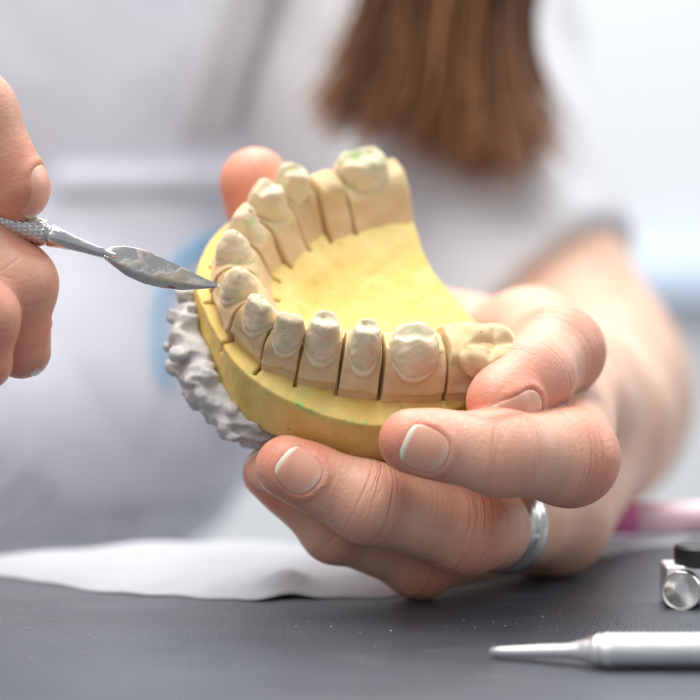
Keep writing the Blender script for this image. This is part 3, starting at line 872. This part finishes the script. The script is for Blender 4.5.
def make_pink():
    a = table_pt(583, 537); b = table_pt(760, 534); base = a.copy()
    t = empty('pink_tube', base, 'blurred pink plastic tube with pale body lying behind the hand', 'tube')
    r = 3.9; dv = unit(b - a); c = a + np.array([0, 0, r])
    m = MB(); m.lathe(c - base, dv, [(0, .6), (.4, 2.4), (2, 3.2), (6, 3.7), (12.2, r)], 32); m.build('cap', M['pink'], t, sharp=40)
    m = MB(); m.lathe(c - base, dv, [(12.2, r*.97), (12.4, r), (45, r)], 32); m.build('barrel', M['palepink'], t, sharp=40)
make_pink()
def make_paper():
    fr = [(-120, 568), (-40, 573), (0, 577), (60, 586), (110, 593), (150, 596), (200, 599), (250, 600.5), (300, 600), (345, 599), (390, 597), (430, 592), (470, 585), (540, 567), (600, 556), (655, 545.5), (690, 542)]
    bk = [(-120, 556), (-40, 557), (0, 557), (60, 552), (110, 549), (150, 547.5), (200, 546), (250, 545), (300, 544), (345, 543), (390, 542), (430, 541), (470, 540), (540, 539), (600, 538), (655, 538), (690, 538)]
    nx, ny = 170, 30; v = []
    for i in range(nx):
        q = i/(nx-1)*(len(fr)-1); k = min(int(q), len(fr)-2); f = q-k
        A = np.array(fr[k])*(1-f) + np.array(fr[k+1])*f; B = np.array(bk[k])*(1-f) + np.array(bk[k+1])*f
        a, b = table_pt(*A), table_pt(*B)
        ed = 1.0*math.sin(A[0]*.045) + .8*math.sin(A[0]*.11+1)
        for j in range(ny):
            s = j/(ny-1); p = a*(1-s) + b*s; p[1] += ed*(1-s)*.8
            x = A[0]
            curl = 3.4*math.exp(-((x-288)/26)**2)*math.exp(-((s-.16)/.14)**2) + 1.4*math.exp(-((x-150)/80)**2)*math.exp(-((s-.5)/.3)**2)
            z = .14 + curl + .9*(math.sin(x*.021+s*4)*.5+.5)*s + .5*(math.sin(x*.06-s*7)*.5+.5)*min(1, s*5+.15)
            if x > 380: z = .14 + .35*(z-.14)
            v.append(p + np.array([0, 0, z]))
    f = [(i*ny+j, (i+1)*ny+j, (i+1)*ny+j+1, i*ny+j+1) for i in range(nx-1) for j in range(ny-1)]
    base = table_pt(250, 575)
    o = npmesh('paper_sheet', v, f, M['paper'], None, None, base)
    m = o.modifiers.new('thickness', 'SOLIDIFY'); m.thickness = .00012
    tag(o, 'crumpled white paper sheet lying across the dark table behind the hand', 'paper')
make_paper()
def make_crumbs():
    m = MB()
    for i in range(130):
        if i < 90: px = rng.rand()*760 - 30; py = 628 + rng.normal()*13
        else: px = 540 + rng.normal()*40; py = 625 + rng.normal()*5
        if py < 602: continue
        p = table_pt(px, py); r = .05 + .16*rng.rand()**3
        n = 5; rings = []
        for z, q in ((0, .8), (r*.7, 1.0), (r*1.3, .4)):
            rings.append([p + np.array([math.cos(1.2566*j+i)*r*q*(1+.4*rng.rand()), math.sin(1.2566*j+i)*r*q*(1+.4*rng.rand()), z]) for j in range(n)])
        m.loft(rings, False, True)
    base = table_pt(350, 628)
    t = NT('stone_crumb'); t.p(col=t.mix(t.map(t.noise(150), .4, .6), (.40, .31, .19), (.62, .60, .56)), rough=.7)
    o = m.build('stone_crumbs', t.m, None, base, smooth=False)
    tag(o, 'tiny pale crumbs of stone scattered on the dark table', 'crumbs', None, 'stuff')
make_crumbs()

# ================================================================== setting
def setting():
    m = MB()
    L0, R0 = table_pt(-500, 549.5), table_pt(1100, 533)
    v = [(-420, -330, ZT), (420, -330, ZT), (R0[0], R0[1], ZT), (L0[0], L0[1], ZT)]
    m.loft([[np.array(p) - np.array([0, 0, 22]) for p in v], [np.array(p, float) for p in v]])
    base = np.array([0, 0, ZT-22])
    o = m.build('table_surface', M['table'], None, base, smooth=False, bevel=1.0); tag(o, 'dark grey worktop with fine grain and dusty scuffs', 'table', None, 'structure')
    m = MB(); y = 1500
    m.loft([[np.array(p, float) for p in ((-1800, y, -900), (1800, y, -900), (1800, y+60, -900), (-1800, y+60, -900))], [np.array(p, float) for p in ((-1800, y, 1500), (1800, y, 1500), (1800, y+60, 1500), (-1800, y+60, 1500))]])
    o = m.build('back_wall', M['wall'], None, np.array([0, y, -900.]), smooth=False); tag(o, 'plain white wall far behind', 'wall', None, 'structure')
    m = MB(); z1, z0 = at(350, 262, 1810)[2], at(350, 300, 1810)[2]
    m.loft([[np.array(p, float) for p in ((250, y-40, z0), (900, y-40, z0), (900, y-.5, z0), (250, y-.5, z0))], [np.array(p, float) for p in ((250, y-40, z1), (900, y-40, z1), (900, y-.5, z1), (250, y-.5, z1))]])
    o = m.build('wall_rail', M['blue'], None, np.array([500, y-40., z0]), smooth=False, bevel=4); tag(o, 'pale blue rail along the white wall, out of focus at right', 'rail')
setting()

# ================================================================== light, camera, world
def area(name, loc, target, size, energy, col=(1, 1, 1), sy=None):
    l = bpy.data.lights.new(name, 'AREA'); l.energy = energy; l.color = col; l.size = size
    if sy: l.shape = 'RECTANGLE'; l.size_y = sy
    o = bpy.data.objects.new(name, l); C.objects.link(o)
    from mathutils import Vector
    o.location = loc; o.rotation_euler = (Vector(target) - Vector(loc)).to_track_quat('-Z', 'Y').to_euler()
    return o
area('ceiling_light', (-.20, -.08, 1.15), (0, 0.04, 0), .8, 16.5, (1, .985, .955))
area('window_light', (1.3, .55, .75), (.05, .1, 0), .9, 9, (.95, .98, 1))
area('front_fill', (-.5, -.9, .9), (0, .4, 0), 1.0, 3.2, (1, .98, .95))  # added fill lamp to brighten the person's front, not a fixture of the room
area('room_light', (0, 1.0, 1.5), (0.3, 1.5, .1), 1.2, 36, (1, 1, 1))
w = bpy.data.worlds.new('World'); bpy.context.scene.world = w; w.use_nodes = True
bg = w.node_tree.nodes['Background']; bg.inputs[0].default_value = (.90, .94, 1.0, 1); bg.inputs[1].default_value = .42
cam = bpy.data.cameras.new('camera'); co = bpy.data.objects.new('camera', cam); C.objects.link(co)
co.location = tuple(CAM*MM); co.rotation_euler = (math.pi/2 - TH, 0, 0)
cam.lens = 100; cam.sensor_width = 36; cam.clip_start = .01; cam.clip_end = 50
cam.dof.use_dof = True; cam.dof.focus_distance = D*MM; cam.dof.aperture_fstop = 100/11.0; cam.dof.aperture_blades = 0
S = bpy.context.scene; S.camera = co
S.view_settings.view_transform = 'Standard'; S.view_settings.look = 'None'; S.view_settings.exposure = .03; S.view_settings.gamma = 1
S.cycles.use_denoising = True
S.render.engine = 'CYCLES'
